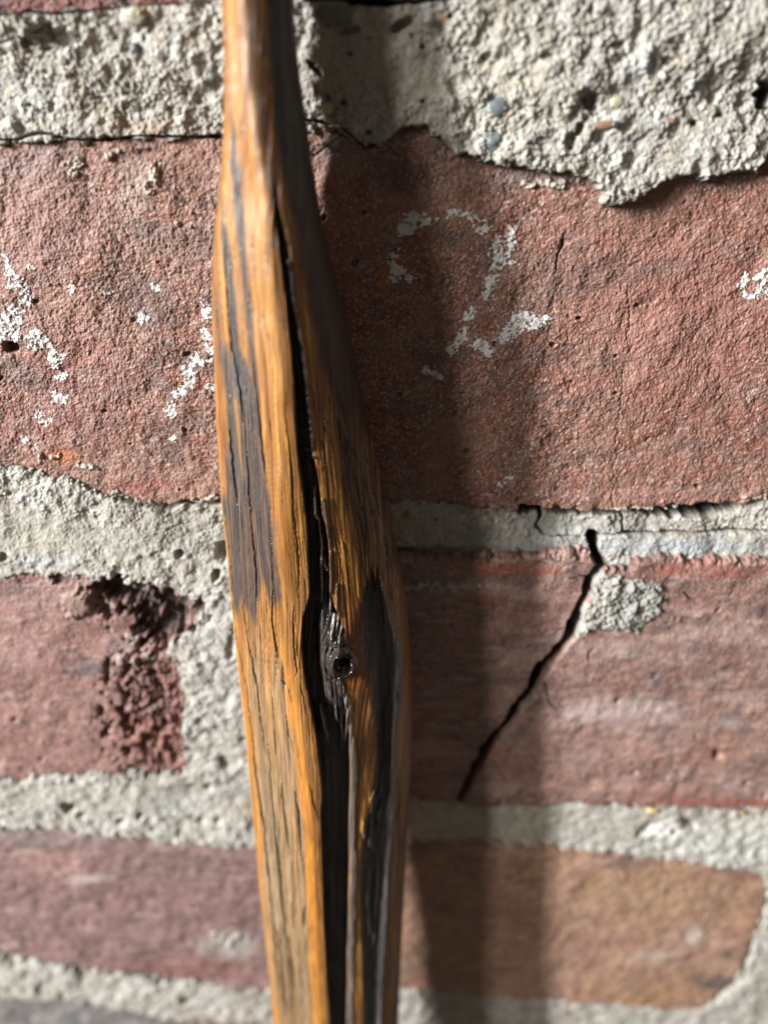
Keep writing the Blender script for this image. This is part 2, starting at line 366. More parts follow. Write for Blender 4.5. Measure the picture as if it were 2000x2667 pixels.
Hm0 = hm + grain * (.35 + .70 * rgh) + nb2 * (.30 + .55 * rgh) + nb3 * 1.7 + nb1 * 1.3
# smoother, tooled stretches of mortar
tool = np.maximum.reduce([.85 * np.exp(-(((PX - 480) / 130) ** 2 + ((PY - 1370) / 40) ** 2) ** 2), .8 * np.exp(-(((PX - 300) / 600) ** 2 + ((PY - 2080) / 40) ** 2) ** 2), 1.1 * np.exp(-(((PX - 120) / 260) ** 2 + ((PY - 1400) / 60) ** 2) ** 2),
                          1.25 * np.exp(-(((PX - 1400) / 400) ** 2 + ((PY - 2135) / 60) ** 2) ** 2),
                          1.25 * np.exp(-(((PX - 1720) / 380) ** 2 + ((PY - 1422) / 20) ** 2) ** 2), .9 * np.exp(-(((PX - 1250) / 200) ** 2 + ((PY - 1425) / 18) ** 2) ** 2),
                          .6 * np.exp(-(((PX - 950) / 190) ** 2 + ((PY - 170) / 120) ** 2) ** 2)])
lowm = ss(1180, 1260, PY)
Hm0 = Hm0 - lowm * (1 - np.clip(tool, 0, 1)) * (grain * .45 + nb2 * .30 + nb3 * .45)
Hm0 = Hm0 - np.clip(tool, 0, 1) * (grain * .75 + nb2 * .45 + nb3 * 1.0)

drop = lambda s: 7.0 * ss(0, 1.4, s)
mortar_patch = {'smear': [(1515, 1495), (1560, 1480), (1640, 1490), (1715, 1520), (1728, 1560), (1700, 1600), (1655, 1640), (1600, 1625), (1530, 1628), (1500, 1648), (1490, 1610), (1520, 1570), (1545, 1530)]}
sp = lookup(polysdf(LPX, LPY, mortar_patch['smear']).astype(f32), QX, QY) * SC
# small crusts left on the tall brick
spots = [(200, 425, 50, 22), (400, 455, 26, 60), (290, 400, 40, 20), (480, 570, 30, 30), (190, 450, 18, 14), (860, 372, 36, 34), (1420, 480, 90, 22), (120, 1190, 40, 14), (1985, 1300, 60, 12), (1700, 1325, 160, 7), (540, 1300, 60, 14),
         (400, 1715, 70, 30), (345, 1655, 30, 18), (590, 2440, 60, 30), (1160, 1520, 110, 16), (230, 1215, 50, 12)]
crust = np.zeros_like(PX)
for x, y, rx, ry in spots:
    crust = np.maximum(crust, np.exp(-((PX - x) / rx) ** 2 - ((PY - y) / ry) ** 2))
crust = ss(.50, .72, crust * .75 + (fbm(MX * .9, MZ * .9, 61, 3) - .5) * 1.3)

# --- colours (linear; some shade and brighter low light put into them)
COL = {}
def blobs(c, lst):
    for x, y, rx, ry, col, k in lst:
        s = win([(x, y)], max(rx, ry) * 2.2)
        g = np.exp(-((PX[s] - x) / rx) ** 2 - ((PY[s] - y) / ry) ** 2)
        n = fbm(MX[s] * .5, MZ[s] * .8, int(x) % 40 + 3, 3)
        m = np.clip(g * 1.5 - .25 + (n - .5) * 1.2, 0, 1) * k * ss(.04, .3, g)
        c[s] = mixc(c[s], col, m)
    return c
fine = fbm(MX * 2.2, MZ * 2.2, 101, 2) ; med = fbm(MX * .35, MZ * .35, 111, 4); spk = fbm(MX * 1.1, MZ * 1.1, 121, 2)
def brickcol(base, alt, lighten):
    c = np.ones(PX.shape + (3,), f32) * np.asarray(base, f32)
    c = mixc(c, alt, ss(.38, .62, med))
    c = mixc(c, (.52, .40, .34), ss(.58, .80, v1) * ss(.0, .4, .62 - d1) * lighten)      # pale sand grains
    c = mixc(c, (.055, .045, .048), ss(.73, .80, spk) * .75)                            # dark clinker specks
    c = mixc(c, (.075, .030, .026), ss(.62, .75, 1 - fine) * .35)
    return c
GREY = (.45, .42, .37)
cb = {}
cb['tall'] = brickcol((.200, .078, .050), (.185, .092, .066), .62)
cb['tall'] = mixc(cb['tall'], (.25, .135, .095), ss(.42, .72, fbm(MX * .12, MZ * .12, 145, 4)) * .7)
cb['tall'] = blobs(cb['tall'], [(160, 1190, 40, 22, (.42, .13, .035), .8), (1030, 680, 16, 14, (.40, .10, .02), .8), (1000, 730, 10, 40, (.36, .09, .02), .7), (1030, 450, 80, 60, (.07, .05, .045), .7),
                                (1390, 455, 110, 30, (.22, .17, .15), .7), (1780, 800, 300, 300, (.27, .12, .095), .5), (200, 1010, 160, 200, (.24, .10, .085), .4), (50, 430, 90, 40, (.17, .12, .12), .5),
                                (120, 600, 140, 120, (.22, .105, .09), .5), (880, 400, 60, 50, (.20, .17, .14), .6), (380, 1265, 90, 20, (.26, .08, .06), .5), (1800, 1290, 300, 22, (.32, .17, .14), .6),
                                (350, 500, 40, 90, (.40, .33, .28), .35), (1650, 700, 250, 130, (.28, .12, .09), .4)])
cb['top'] = brickcol((.15, .045, .032), (.10, .035, .03), .3)
cb['broken'] = brickcol((.235, .118, .097), (.20, .105, .09), .25)  # lower bricks: stronger light low on the wall put into their tone
cb['broken'] = blobs(cb['broken'], [(60, 1700, 90, 50, (.27, .16, .14), .6), (205, 1570, 50, 50, (.22, .15, .12), .7), (380, 1560, 120, 50, (.07, .035, .032), .75), (430, 1640, 80, 30, (.06, .025, .022), .7),
                                    (400, 1900, 110, 90, (.20, .075, .055), .6), (230, 1740, 40, 26, (.09, .085, .09), .7), (330, 1700, 60, 30, (.34, .28, .24), .55), (100, 1560, 70, 50, (.26, .15, .14), .5), (350, 2020, 80, 10, (.05, .05, .055), .7)])
cb['cracked'] = brickcol((.235, .122, .095), (.205, .115, .094), .3)
cb['cracked'] = mixc(cb['cracked'], (.36, .25, .215), ss(.52, .75, fbm(MX * .08, MZ * .2, 165, 4)) * .6)
cb['cracked'] = blobs(cb['cracked'], [(1330, 1480, 130, 22, (.30, .08, .04), .7), (1150, 1520, 110, 26, (.15, .12, .085), .6), (1600, 1840, 180, 40, (.42, .33, .31), .65), (1750, 1930, 220, 24, (.36, .22, .19), .5),
                                      (1250, 1560, 70, 30, (.24, .08, .04), .5), (1130, 1800, 40, 24, (.22, .17, .15), .5), (1380, 1900, 60, 30, (.27, .20, .17), .4), (1820, 1480, 200, 26, (.27, .085, .06), .6),
                                      (1350, 1500, 60, 30, (.09, .07, .07), .5), (1650, 1690, 60, 20, (.24, .19, .18), .5), (1890, 1870, 40, 20, (.20, .20, .21), .5), (1560, 2040, 240, 14, (.34, .19, .15), .6),
                                      (1860, 1950, 60, 50, (.32, .16, .11), .5), (1280, 1950, 30, 14, (.28, .09, .05), .5), (1870, 2080, 220, 14, (.26, .075, .055), .6), (1700, 1750, 24, 24, (.13, .10, .10), .6)])
cb['purple'] = brickcol((.225, .130, .115), (.185, .105, .097), .1)
cb['purple'] = blobs(cb['purple'], [(130, 2250, 90, 40, (.33, .19, .17), .6), (230, 2285, 60, 14, (.46, .38, .35), .6), (600, 2460, 80, 40, (.30, .29, .26), .7), (480, 2520, 240, 30, (.19, .075, .065), .6), (120, 2180, 200, 26, (.21, .17, .16), .7),
                                    (360, 2395, 30, 10, (.06, .05, .06), .7), (475, 2400, 16, 10, (.07, .05, .06), .6), (450, 2250, 160, 50, (.16, .11, .10), .6), (20, 2460, 50, 10, (.42, .30, .28), .6)])
cb['tan'] = brickcol((.32, .185, .112), (.275, .15, .10), .1)
cb['tan'] = blobs(cb['tan'], [(1700, 2330, 200, 70, (.30, .19, .11), .6), (1100, 2500, 60, 40, (.30, .19, .115), .6), (1080, 2550, 40, 24, (.42, .20, .14), .6), (1620, 2240, 90, 22, (.11, .08, .075), .6), (1800, 2450, 120, 30, (.34, .22, .17), .6),
                              (1700, 2500, 160, 14, (.38, .26, .20), .5), (1805, 2430, 24, 26, (.50, .45, .38), .75), (1880, 2560, 60, 26, (.09, .07, .07), .8), (1700, 2590, 140, 30, (.30, .17, .085), .7), (1500, 2470, 90, 60, (.24, .13, .10), .5),
                              (1700, 2480, 60, 12, (.45, .38, .32), .6), (1450, 2540, 120, 14, (.28, .18, .13), .6), (1880, 2260, 60, 18, (.12, .085, .07), .6), (1350, 2400, 90, 90, (.19, .10, .065), .6)])
cb['low'] = brickcol((.20, .19, .18), (.16, .155, .15), .05)
cb['low'] = blobs(cb['low'], [(560, 2680, 160, 30, (.24, .12, .10), .8)])
cb['lowright'] = brickcol((.225, .130, .080), (.195, .105, .072), .1)
cb['sliver'] = brickcol((.165, .085, .080), (.130, .068, .066), .1)
drift = fbm(MX * .09, MZ * .22, 155, 4); scuff = fbm(MX * .22, MZ * 1.2, 157, 3)
for k in cb:
    cb[k] = mixc(cb[k], (.10, .07, .06), ss(.56, .80, drift) * .55)
    cb[k] = mixc(cb[k], (.42, .31, .26), ss(.60, .78, scuff) * .40 * {'top': .2, 'tall': .35}.get(k, 1))
    cb[k] = mixc(cb[k], (.40, .36, .30), crust * .85)
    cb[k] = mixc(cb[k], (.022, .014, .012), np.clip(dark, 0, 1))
    # cracks and pits darken with depth, their shade put into the colour
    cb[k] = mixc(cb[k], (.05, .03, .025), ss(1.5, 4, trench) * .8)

cm = np.ones(PX.shape + (3,), f32) * np.asarray((.325, .300, .255), f32)
cm = mixc(cm, (.395, .38, .34), ss(.4, .62, med))
cm = mixc(cm, (.24, .205, .155), ss(.52, .72, fbm(MX * .10, MZ * .16, 135, 4)) * .6)
cm = mixc(cm, (.33, .305, .26), ss(.45, .75, fbm(MX * .22, MZ * .22, 131, 3)) * .7)
cm = mixc(cm, (.55, .52, .46), ss(.75, .95, v2) * .5)                      # white sand
cm = mixc(cm, (.40, .31, .19), ss(.60, .63, v2) * (1 - ss(.65, .67, v2)) * .5)   # ochre sand
cm = mixc(cm, (.10, .12, .125), (v3 < .055) * ss(.1, .3, .6 - d3) * .8)     # dark flecks
cm = mixc(cm, (.19, .18, .165), ss(.55, .80, 1 - fine) * .55)
cm = blobs(cm, [(1750, 1430, 330, 18, (.33, .345, .345), .9), (1400, 1432, 120, 12, (.30, .31, .31), .9), (950, 150, 200, 130, (.33, .29, .235), .75), (1250, 200, 150, 160, (.42, .385, .32), .5), (1100, 1390, 130, 50, (.28, .27, .20), .7), (1060, 1350, 16, 12, (.26, .12, .03), .8), (1150, 1440, 160, 14, (.10, .095, .085), .8),
                (1500, 1400, 200, 40, (.36, .36, .34), .7), (1600, 1380, 140, 16, (.22, .215, .20), .5), (1250, 1400, 80, 30, (.22, .22, .18), .6), (120, 1400, 260, 60, (.34, .315, .26), .85), (450, 1390, 160, 60, (.28, .262, .225), .7), (300, 2080, 400, 40, (.33, .315, .27), .6), (130, 1460, 90, 20, (.40, .40, .39), .8), (560, 1700, 60, 300, (.40, .385, .36), .6),
                (1300, 2130, 200, 50, (.38, .345, .275), .7), (1900, 2200, 200, 60, (.48, .47, .42), .6), (470, 2050, 60, 20, (.16, .15, .14), .5), (390, 330, 120, 16, (.36, .25, .20), .5), (600, 2050, 60, 60, (.30, .28, .25), .6),
                (1740, 2160, 50, 22, (.62, .61, .58), .7), (700, 2100, 100, 20, (.3, .14, .06), .3), (470, 2110, 100, 30, (.38, .37, .33), .6), (1700, 295, 40, 30, (.55, .54, .50), .5), (1650, 180, 40, 20, (.56, .56, .55), .5), (370, 30, 26, 16, (.35, .31, .17), .6)])
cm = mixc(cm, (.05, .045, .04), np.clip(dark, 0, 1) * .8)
cm = mixc(cm, (.04, .036, .033), ss(1.6, 4, trench) * .85)  # shade in deep gaps put into the mortar colour

wall = empty('brick_wall', (0, 0, float(WZ.min())), 'old red brick wall with thick sandy grey mortar joints, chalk figures and a diagonal crack', 'wall')
FM = lambda V: V[1:, :-1] & V[:-1, 1:] & V[:-1, :-1] & V[1:, 1:]
border = np.zeros(PX.shape, bool); border[0, :] = border[-1, :] = border[:, 0] = border[:, -1] = True

Hm = Hm0 - drop(dmax) - trench
Hm = np.maximum(Hm, -14)
Hm = np.where(border, -40, Hm)
vis_m = (dmax < 1.6) | border
vis_m[:2] = vis_m[-2:] = True; vis_m[:, :2] = vis_m[:, -2:] = True
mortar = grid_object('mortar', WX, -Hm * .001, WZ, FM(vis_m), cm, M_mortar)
adopt(mortar, wall)
mortar['label'] = 'rough grey lime and sand mortar bulging over the brick edges at the top'

BL = {'top': 'dark brick edge at the top of the photo above the widest mortar joint',
      'tall': 'grainy dark red brick with white chalk figures on it',
      'broken': 'brick with a broken hollow corner left of the stick',
      'cracked': 'red brick split by a black diagonal crack',
      'purple': 'dull purple brick low on the left',
      'tan': 'tan brown brick with a rounded right end, low on the right',
      'low': 'greyish brick at the bottom left edge',
      'lowright': 'tan brick below the lowest joint', 'sliver': 'purple brick beyond the rounded end of the tan one'}
bobj = {}; HB = {}
for k in BR:
    s = sdf[k]
    tilt = {'cracked': .5, 'purple': .2, 'tan': .3}.get(k, 0)
    H = Hb0 + tilt - .6 * np.exp(-np.clip(s, 0, 9) / .4) * (.4 + 1.2 * vn(MX * .4, MZ * .4, 171)) - drop(-s) - trench + crust * (.45 + nb2 * .8)
    if k == 'broken':        # its right end has crumbled away in vertical ridges
        e = ss(285, 375, PX + wx * 260 + wy * 160) * ss(1660, 1720, PY + nb3 * 90)
        ridge = fbm(MX * .9, MZ * .12, 161, 3) - .5
        H = H - e * (1.1 + ridge * 1.2 + (wx + wy) * 2.4 + nb2 * 1.0) 
        cb[k] = mixc(cb[k], (.16, .056, .042), e * .7); cb[k] = mixc(cb[k], (.05, .025, .02), e * ss(.05, .2, -ridge) * .7)
    if k == 'cracked':       # the two halves have slipped a little
        d, _ = polydist(LPX, LPY, [(1560, 1400)] + CRACK[2:] + [(1190, 2100)])
        side = lookup(polysdf(LPX, LPY, [(500, 1300)] + CRACK[2:] + [(1190, 2100), (500, 2300)]).astype(f32), PX, PY)
        H = H + .5 * ss(-3, 3, -side)
        spn = sp + .35 + nb2 * 1.6 + (PY - 1560) * .003
        lump = (.40 + grain * .9 + nb2 * 1.1 + nb3 * 1.2) * ss(-.3, 1.6, spn)
        patchH = H + np.maximum(lump, .03); patchvis = (spn > .0) & (sp > -.9)
    H = np.maximum(H, -13)
    HB[k] = H
    vis = s > -1.6
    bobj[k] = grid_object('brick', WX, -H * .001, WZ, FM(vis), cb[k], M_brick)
    adopt(bobj[k], wall); bobj[k]['label'] = BL[k]
pc = mixc(cm, (.27, .262, .24), ss(.3, .6, med) * .6 + .25)
o = grid_object('mortar_patch', WX, -patchH * .001, WZ, FM(patchvis), pc, M_mortar); adopt(o, bobj['cracked'])
o['label'] = 'pale grey lump of mortar stuck beside the crack'

# --- chalk writing on the tall brick
def chalk(strokes, label, dens=1.0):
    m = np.zeros_like(PX)
    for pts in strokes:
        wd = [p[2] for p in pts]
        s = win(pts, 50); d, a = polydist(PX[s], PY[s], pts)
        wv = np.interp(a, np.linspace(0, 1, len(wd)), wd)
        m[s] = np.maximum(m[s], np.clip(1.62 - 1.15 * d / (wv * 1.05 + 3.5), 0, 1.1))
    hi = nb2 * .9 + cr * 2.0 + dome * .4 + (fbm(MX * 1.1, MZ * 1.1, 141, 3) - .5) * 1.3       # chalk catches on the high grains
    v = m * (m > .05) + hi * 1.75 - .76 + .1 * dens
    k_ = ss(-.30, .42, v) * (m > .05)
    v = (v > -.28) & (m > .05)
    H = HB['tall'] + .02 + .03 * k_
    c = mixc(cb['tall'], (.60, .59, .565), k_.astype(f32) * .95)
    F = FM(v)
    ob = grid_object('chalk_mark', WX, -H * .001, WZ, F, c, M_chalk); adopt(ob, bobj['tall']); ob['label'] = label
T = lambda f, L: [(f([(x, y)])[0][0], f([(x, y)])[0][1], w_) for x, y, w_ in L]
chalk([T(zB, [(85, 1000, 12), (110, 965, 20), (150, 945, 16), (195, 955, 6)]), T(zB, [(230, 945, 5), (300, 918, 6), (360, 928, 5)]), T(zB, [(395, 950, 9), (430, 985, 15)]), T(zB, [(500, 1040, 14), (490, 1090, 17), (490, 1180, 8)]),
       T(zB, [(545, 985, 3), (560, 1050, 5), (520, 1130, 4), (575, 1140, 4)]), T(zB, [(50, 1080, 9), (40, 1130, 9), (45, 1200, 13)]), T(zD, [(75, 95, 10), (100, 115, 8), (128, 130, 8)]),
       T(zD, [(480, 95, 11), (455, 130, 13), (450, 180, 13), (435, 210, 5)]), T(zD, [(490, 0, 12), (480, 35, 8)]), T(zD, [(378, 258, 7), (365, 290, 9)]), T(zD, [(350, 350, 7), (330, 385, 11), (295, 430, 12)]),
       T(zD, [(405, 405, 12), (450, 440, 10)]), T(zD, [(490, 395, 4), (550, 355, 18), (605, 310, 26), (650, 320, 16), (725, 298, 8)]), T(zD, [(160, 525, 4), (180, 515, 6), (245, 548, 3)]), T(zD, [(500, 1015, 4), (540, 985, 5)])],
      'white chalk figure two to the right of the stick')
chalk([T(zC, [(20, 30, 4), (35, 90, 9), (55, 120, 12)]), T(zC, [(45, 150, 7), (100, 150, 9), (115, 190, 9)]), T(zC, [(105, 230, 12), (60, 260, 16), (40, 300, 26), (10, 345, 30)]), T(zC, [(75, 370, 14), (30, 375, 12)]),
       T(zC, [(130, 365, 7), (160, 355, 10), (150, 405, 13)]), T(zC, [(200, 400, 9), (225, 440, 8), (245, 490, 13), (275, 460, 4)]), T(zC, [(250, 545, 8), (275, 548, 6)]), T(zC, [(235, 630, 8), (280, 650, 10)]), T(zC, [(160, 715, 8), (200, 735, 10)]),
       T(zC, [(105, 815, 6), (108, 818, 6)]), T(zC, [(135, 75, 4), (140, 80, 5)]), T(zC, [(150, 850, 5), (155, 855, 6)])],
      'white chalk strokes at the left edge of the photo')
chalk([T(zC, [(880, 255, 12), (890, 290, 10)]), T(zC, [(880, 350, 6), (900, 395, 13), (915, 450, 14)]), T(zC, [(850, 470, 10), (880, 490, 5)]), T(zC, [(822, 495, 10), (815, 535, 16), (825, 575, 13)]), T(zC, [(810, 590, 8), (765, 630, 9)]),
       T(zC, [(745, 680, 9), (735, 705, 10)]), T(zC, [(610, 280, 4), (620, 300, 9), (600, 320, 3)]), T(zC, [(745, 815, 6), (750, 820, 5)]), T(zC, [(900, 595, 5), (915, 600, 6)]), T(zC, [(660, 155, 3), (680, 170, 6)]), T(zC, [(460, 185, 3), (475, 190, 5)]),
       T(zC, [(310, 160, 4), (320, 190, 4)])],
      'broken white chalk stroke just left of the stick')
chalk([T(zD, [(1565, 110, 5), (1540, 150, 6), (1560, 190, 7), (1600, 190, 8)]), T(zD, [(1590, 130, 5), (1650, 95, 9), (1640, 150, 8), (1600, 185, 9), (1650, 190, 9)]), T(zD, [(1645, 90, 6), (1800, 80, 12), (1850, 180, 12)])],
      'white chalk figure at the right edge of the photo')

# --- pebbles set in the mortar
import bmesh
def pebble(px, py, rx, ry, col, ang=0, out=0.0, label=None, seed=0):
    j = int((py - gy[0]) / STEP); i = int((px - gx[0]) / STEP)
    h = float(Hm[j, i]) + out
    x, y, z = unproject(px, py, h * .001)
    t = float(SC[j, i]) * .001
    bm = bmesh.new(); bmesh.ops.create_icosphere(bm, subdivisions=4, radius=1)
    r = np.random.RandomState(seed)
    ks = [Vector(r.normal(size=3)).normalized() for _ in range(9)]
    for v in bm.verts:
        n = v.co.normalized(); m = 1.0
        for kk in ks:
            m = min(m, .86 / max(n.dot(kk), 1e-3) if n.dot(kk) > .86 else m)
        v.co = n * m * (1 + .06 * math.sin(n.x * 5 + seed) * math.cos(n.z * 4))
    me = bpy.data.meshes.new('pebble')
    bm.transform(Matrix.Translation((x, y, z)) @ Matrix.Rotation(R(ang), 4, 'Y') @ Matrix.Diagonal((rx * t, min(rx, ry) * t * .6, ry * t * 1.1, 1)))
    for f in bm.faces: f.smooth = True
    bm.to_mesh(me); bm.free()
    a = me.color_attributes.new('tint', 'FLOAT_COLOR', 'POINT')
    cc = np.ones((len(me.vertices), 4), f32); cc[:, :3] = col; a.data.foreach_set('color', cc.ravel())
    me.materials.append(M_pebble)
    o = bpy.data.objects.new('pebble', me); C.objects.link(o); adopt(o, mortar)
    if label: o['label'] = label
for q in [(1300, 278, 36, 24, (.12, .14, .14), -20, -.3, 'blue grey pebble in the top mortar', 1), (1284, 368, 24, 22, (.15, .175, .17), 10, -.1, 'smaller blue grey pebble below another', 2),
          (1605, 268, 20, 15, (.34, .33, .22), 0, -.1, 'yellowish translucent pebble', 3), (1575, 326, 30, 10, (.24, .14, .08), -5, -.1, 'flat brown stone chip', 4), (1604, 325, 12, 9, (.04, .035, .03), 0, .2, None, 5),
          (1745, 315, 16, 8, (.30, .18, .12), 0, -.05, None, 6), (853, 283, 14, 13, (.42, .38, .20), 0, .4, 'small round yellowish pebble beside the stick', 7), (1463, 434, 14, 13, (.34, .34, .27), 0, .3, None, 8),
          (354, 127, 13, 13, (.07, .08, .09), 0, .2, None, 9), (430, 278, 9, 9, (.12, .10, .10), 0, .2, None, 10), (552, 200, 10, 9, (.12, .15, .13), 0, .2, None, 11), (1932, 2117, 12, 9, (.50, .33, .14), 0, .2, None, 12),
          (1700, 2112, 16, 9, (.50, .36, .16), 0, .2, None, 13), (870, 35, 50, 26, (.12, .12, .09), 0, .2, None, 14), (820, 235, 6, 18, (.17, .05, .04), 0, .2, None, 15), (355, 40, 30, 20, (.27, .25, .19), 0, -.5, None, 16),
          (1155, 45, 10, 6, (.4, .22, .1), 0, .2, None, 17)]:
    pebble(*q)

# ------------------------------------------------------------------ the stick
Y0, Y1, SY, NT = -260, 3000, 2.0, 300
ys = np.arange(Y0, Y1, SY, dtype=f32)
XL = [(-260, 572), (0, 578), (181, 585), (347, 581), (452, 576), (524, 569), (579, 559), (650, 555), (831, 552), (1012, 560), (1192, 569), (1350, 580), (1481, 595), (1662, 611), (1842, 632), (2000, 647), (2148, 660), (2329, 678), (2509, 698), (2667, 712), (3000, 745)]
XR = [(-260, 742), (0, 762), (181, 778), (300, 795), (452, 816), (579, 838), (700, 866), (831, 903), (1012, 938), (1192, 980), (1300, 1003), (1408, 1029), (1517, 1051), (1600, 1062), (1700, 1069), (1842, 1073), (2000, 1070), (2148, 1060), (2329, 1052), (2509, 1043), (2667, 1038), (3000, 1025)]
RG = [(-260, 622), (0, 630), (181, 641), (362, 660), (542, 690), (700, 706), (831, 722), (1012, 735), (1300, 737), (1517, 746), (1700, 760), (1850, 782), (1967, 800), (2184, 817), (2329, 823), (2509, 832), (2667, 841), (3000, 855)]
def I(L, y, k=1): return np.interp(y, [p[0] for p in L], [p[k] for p in L]).astype(f32)
def blur1(a, n):
    kk = np.hanning(2 * n + 3)[1:-1]; kk /= kk.sum()
    return np.convolve(np.pad(a, n, mode='edge'), kk, 'valid').astype(f32)
xl, xr, rg = (blur1(I(L, ys), 28) for L in (XL, XR, RG))
HT = [(-260, 14.5, 10, 9.0, 4.5), (0, 15.5, 11, 9.5, 5), (400, 18.0, 12, 10.5, 5), (700, 19.6, 12, 11, 5), (1200, 21, 13, 12, 4.5), (1650, 22, 14.5, 13, 6.5), (2000, 23, 16.5, 15, 11.5), (2350, 24.6, 19.5, 17.8, 15.8), (2667, 26.5, 22, 20.5, 18.3), (3000, 30, 25.5, 24, 21.5)]
hf, hl, hr, hb = (blur1(I(HT, ys, k), 30) for k in (1, 2, 3, 4))
t = np.linspace(0, 1, NT).astype(f32)
t = t + .0 * t
TT, YY = np.meshgrid(t, ys)
xlg, xrg, rgg = xl[:, None], xr[:, None], rg[:, None]
SXp = xlg + TT * (xrg - xlg)                           # photo x of each point of the front
tr = (rgg - xlg) / (xrg - xlg)
# cross section: left facet rises to the ridge, broad right facet falls slowly then turns away
hfG, hlG, hrG = hf[:, None], hl[:, None], hr[:, None]
left = hlG + (hfG - hlG) * (TT / tr) ** .85
u = (TT - tr) / (1 - tr)
right = hfG - (hfG - hrG) * (0.32 * u + .68 * np.clip(u, 0, 1) ** 3.4)
sm = .05
BH = np.minimum(left, right)
k_ = 1.1
BH = -np.log(np.exp(-np.clip(left, -5, 80) / .35) + np.exp(-np.clip(right, -5, 80) / .35)) * .35
edge = np.exp(-TT / .022) * 1.9 + np.exp(-(1 - TT) / .03) * 2.4
BH = BH - edge
X0, _, Z0 = unproject(SXp, YY, BH * .001)
mmx = (X0 * 1000).astype(f32); mmz = (Z0 * 1000).astype(f32)

carve = np.zeros_like(BH)
# grain field: flows along the stick and bends round the knot
KX, KY = 893.0, 1722.0
dxk = SXp - KX; dyk = YY - KY
push = np.exp(-(dyk / 150) ** 2 - (dxk / 120) ** 2)
gxr = (mmx - (X0[:, :1] * 1000)) / (.5 + .5 * (xrg - xlg) / 300)
G = (gxr + push * np.sign(dxk) * -1.2 + .5 * np.sin(YY / 260) + (fbm(YY * .004, TT * 3, 203, 2) - .5) * 1.2).astype(f32)
gn = lambda fx, fy, seed, octv=3: fbm(G * fx, YY * fy, seed, octv, .6)
g1 = gn(1.0, .0016, 211); g2 = gn(3.2, .004, 221); g3 = gn(8.0, .008, 231, 2)
jx = (fbm(G * 1.4, YY * .012, 241, 3) - .5)

gE = ((g2 - .5) * .6 + (g3 - .5) * .9 + (gn(14.0, .006, 235, 2) - .5) * .5).astype(f32)
def band(L, soft=5, jag=14, ends=40):
    """mask between two edge lines [(y, xl, xr)...]"""
    a = I(L, YY, 1); b = I(L, YY, 2)
    x = SXp + jx * jag + gE * 15
    m = ss(-soft, soft, x - a) * ss(-soft, soft, b - x)
    yy = YY + gE * ends * 4.5
    return m * ss(L[0][0] - 1, L[0][0] + ends, yy) * (1 - ss(L[-1][0] - ends, L[-1][0] + 1, yy))
def zz(L, x0, y0, s=2.765): return [(y0 + y / s, x0 + a / s, x0 + b / s) for y, a, b in L]
z1 = lambda L: zz(L, 500, 0); z2 = lambda L: zz(L, 500, 650); z3 = lambda L: zz(L, 550, 1300); z4 = lambda L: zz(L, 600, 1967)

# colours of the oiled wood
ORANGE = (.34, .150, .030)
c = np.ones(BH.shape + (3,), f32) * np.asarray(ORANGE, f32)
c = mixc(c, (.21, .072, .014), ss(.42, .66, g1) * .75)
c = mixc(c, (.54, .265, .050), ss(.52, .72, g2) * .6)
c = mixc(c, (.13, .05, .016), ss(.52, .74, g3) * .5)
ln = np.maximum(ss(.66, .76, gn(5.5, .0022, 236, 2)), ss(.70, .78, gn(9.0, .0045, 237, 2)) * .8)
c = mixc(c, (.055, .028, .014), ln * .62 * (.45 + .9 * ss(.4, .8, TT)))
carve += ln * .10
c = mixc(c, (.22, .10, .035), ss(.50, .72, fbm(mmx * .35, mmz * .06, 207, 3)) * .6)
DK = (.034, .028, .026); DK2 = (.042, .037, .034); BLK = (.010, .008, .007)
rough = np.full(BH.shape, .42, f32)
def paint(col, m, r=None):
    global c, rough
    c = mixc(c, col, np.clip(m, 0, 1).astype(f32))
    if r is not None: rough = (rough * (1 - m) + r * m).astype(f32)
streak = ss(.30, .58, g2)
# right face of the upper part: brown then charcoal, partly shade put into the colour
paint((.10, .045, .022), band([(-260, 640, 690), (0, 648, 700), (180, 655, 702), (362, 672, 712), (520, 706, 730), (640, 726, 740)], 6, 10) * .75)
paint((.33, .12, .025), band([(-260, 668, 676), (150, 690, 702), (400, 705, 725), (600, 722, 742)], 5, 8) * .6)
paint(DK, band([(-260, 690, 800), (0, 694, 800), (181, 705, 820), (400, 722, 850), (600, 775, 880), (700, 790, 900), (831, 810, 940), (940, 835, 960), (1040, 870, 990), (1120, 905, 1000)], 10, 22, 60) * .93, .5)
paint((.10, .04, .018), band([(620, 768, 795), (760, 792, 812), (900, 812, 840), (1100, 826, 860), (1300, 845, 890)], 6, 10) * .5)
bk = band([(960, 850, 985), (1100, 868, 990), (1300, 900, 1020), (1480, 940, 1060), (1560, 960, 1070)], 8, 20, 90)
paint((.045, .022, .012), bk * ss(.40, .60, g2) * .85); paint((.035, .02, .013), bk * ss(.50, .6, gn(2.0, .003, 251)) * .8)
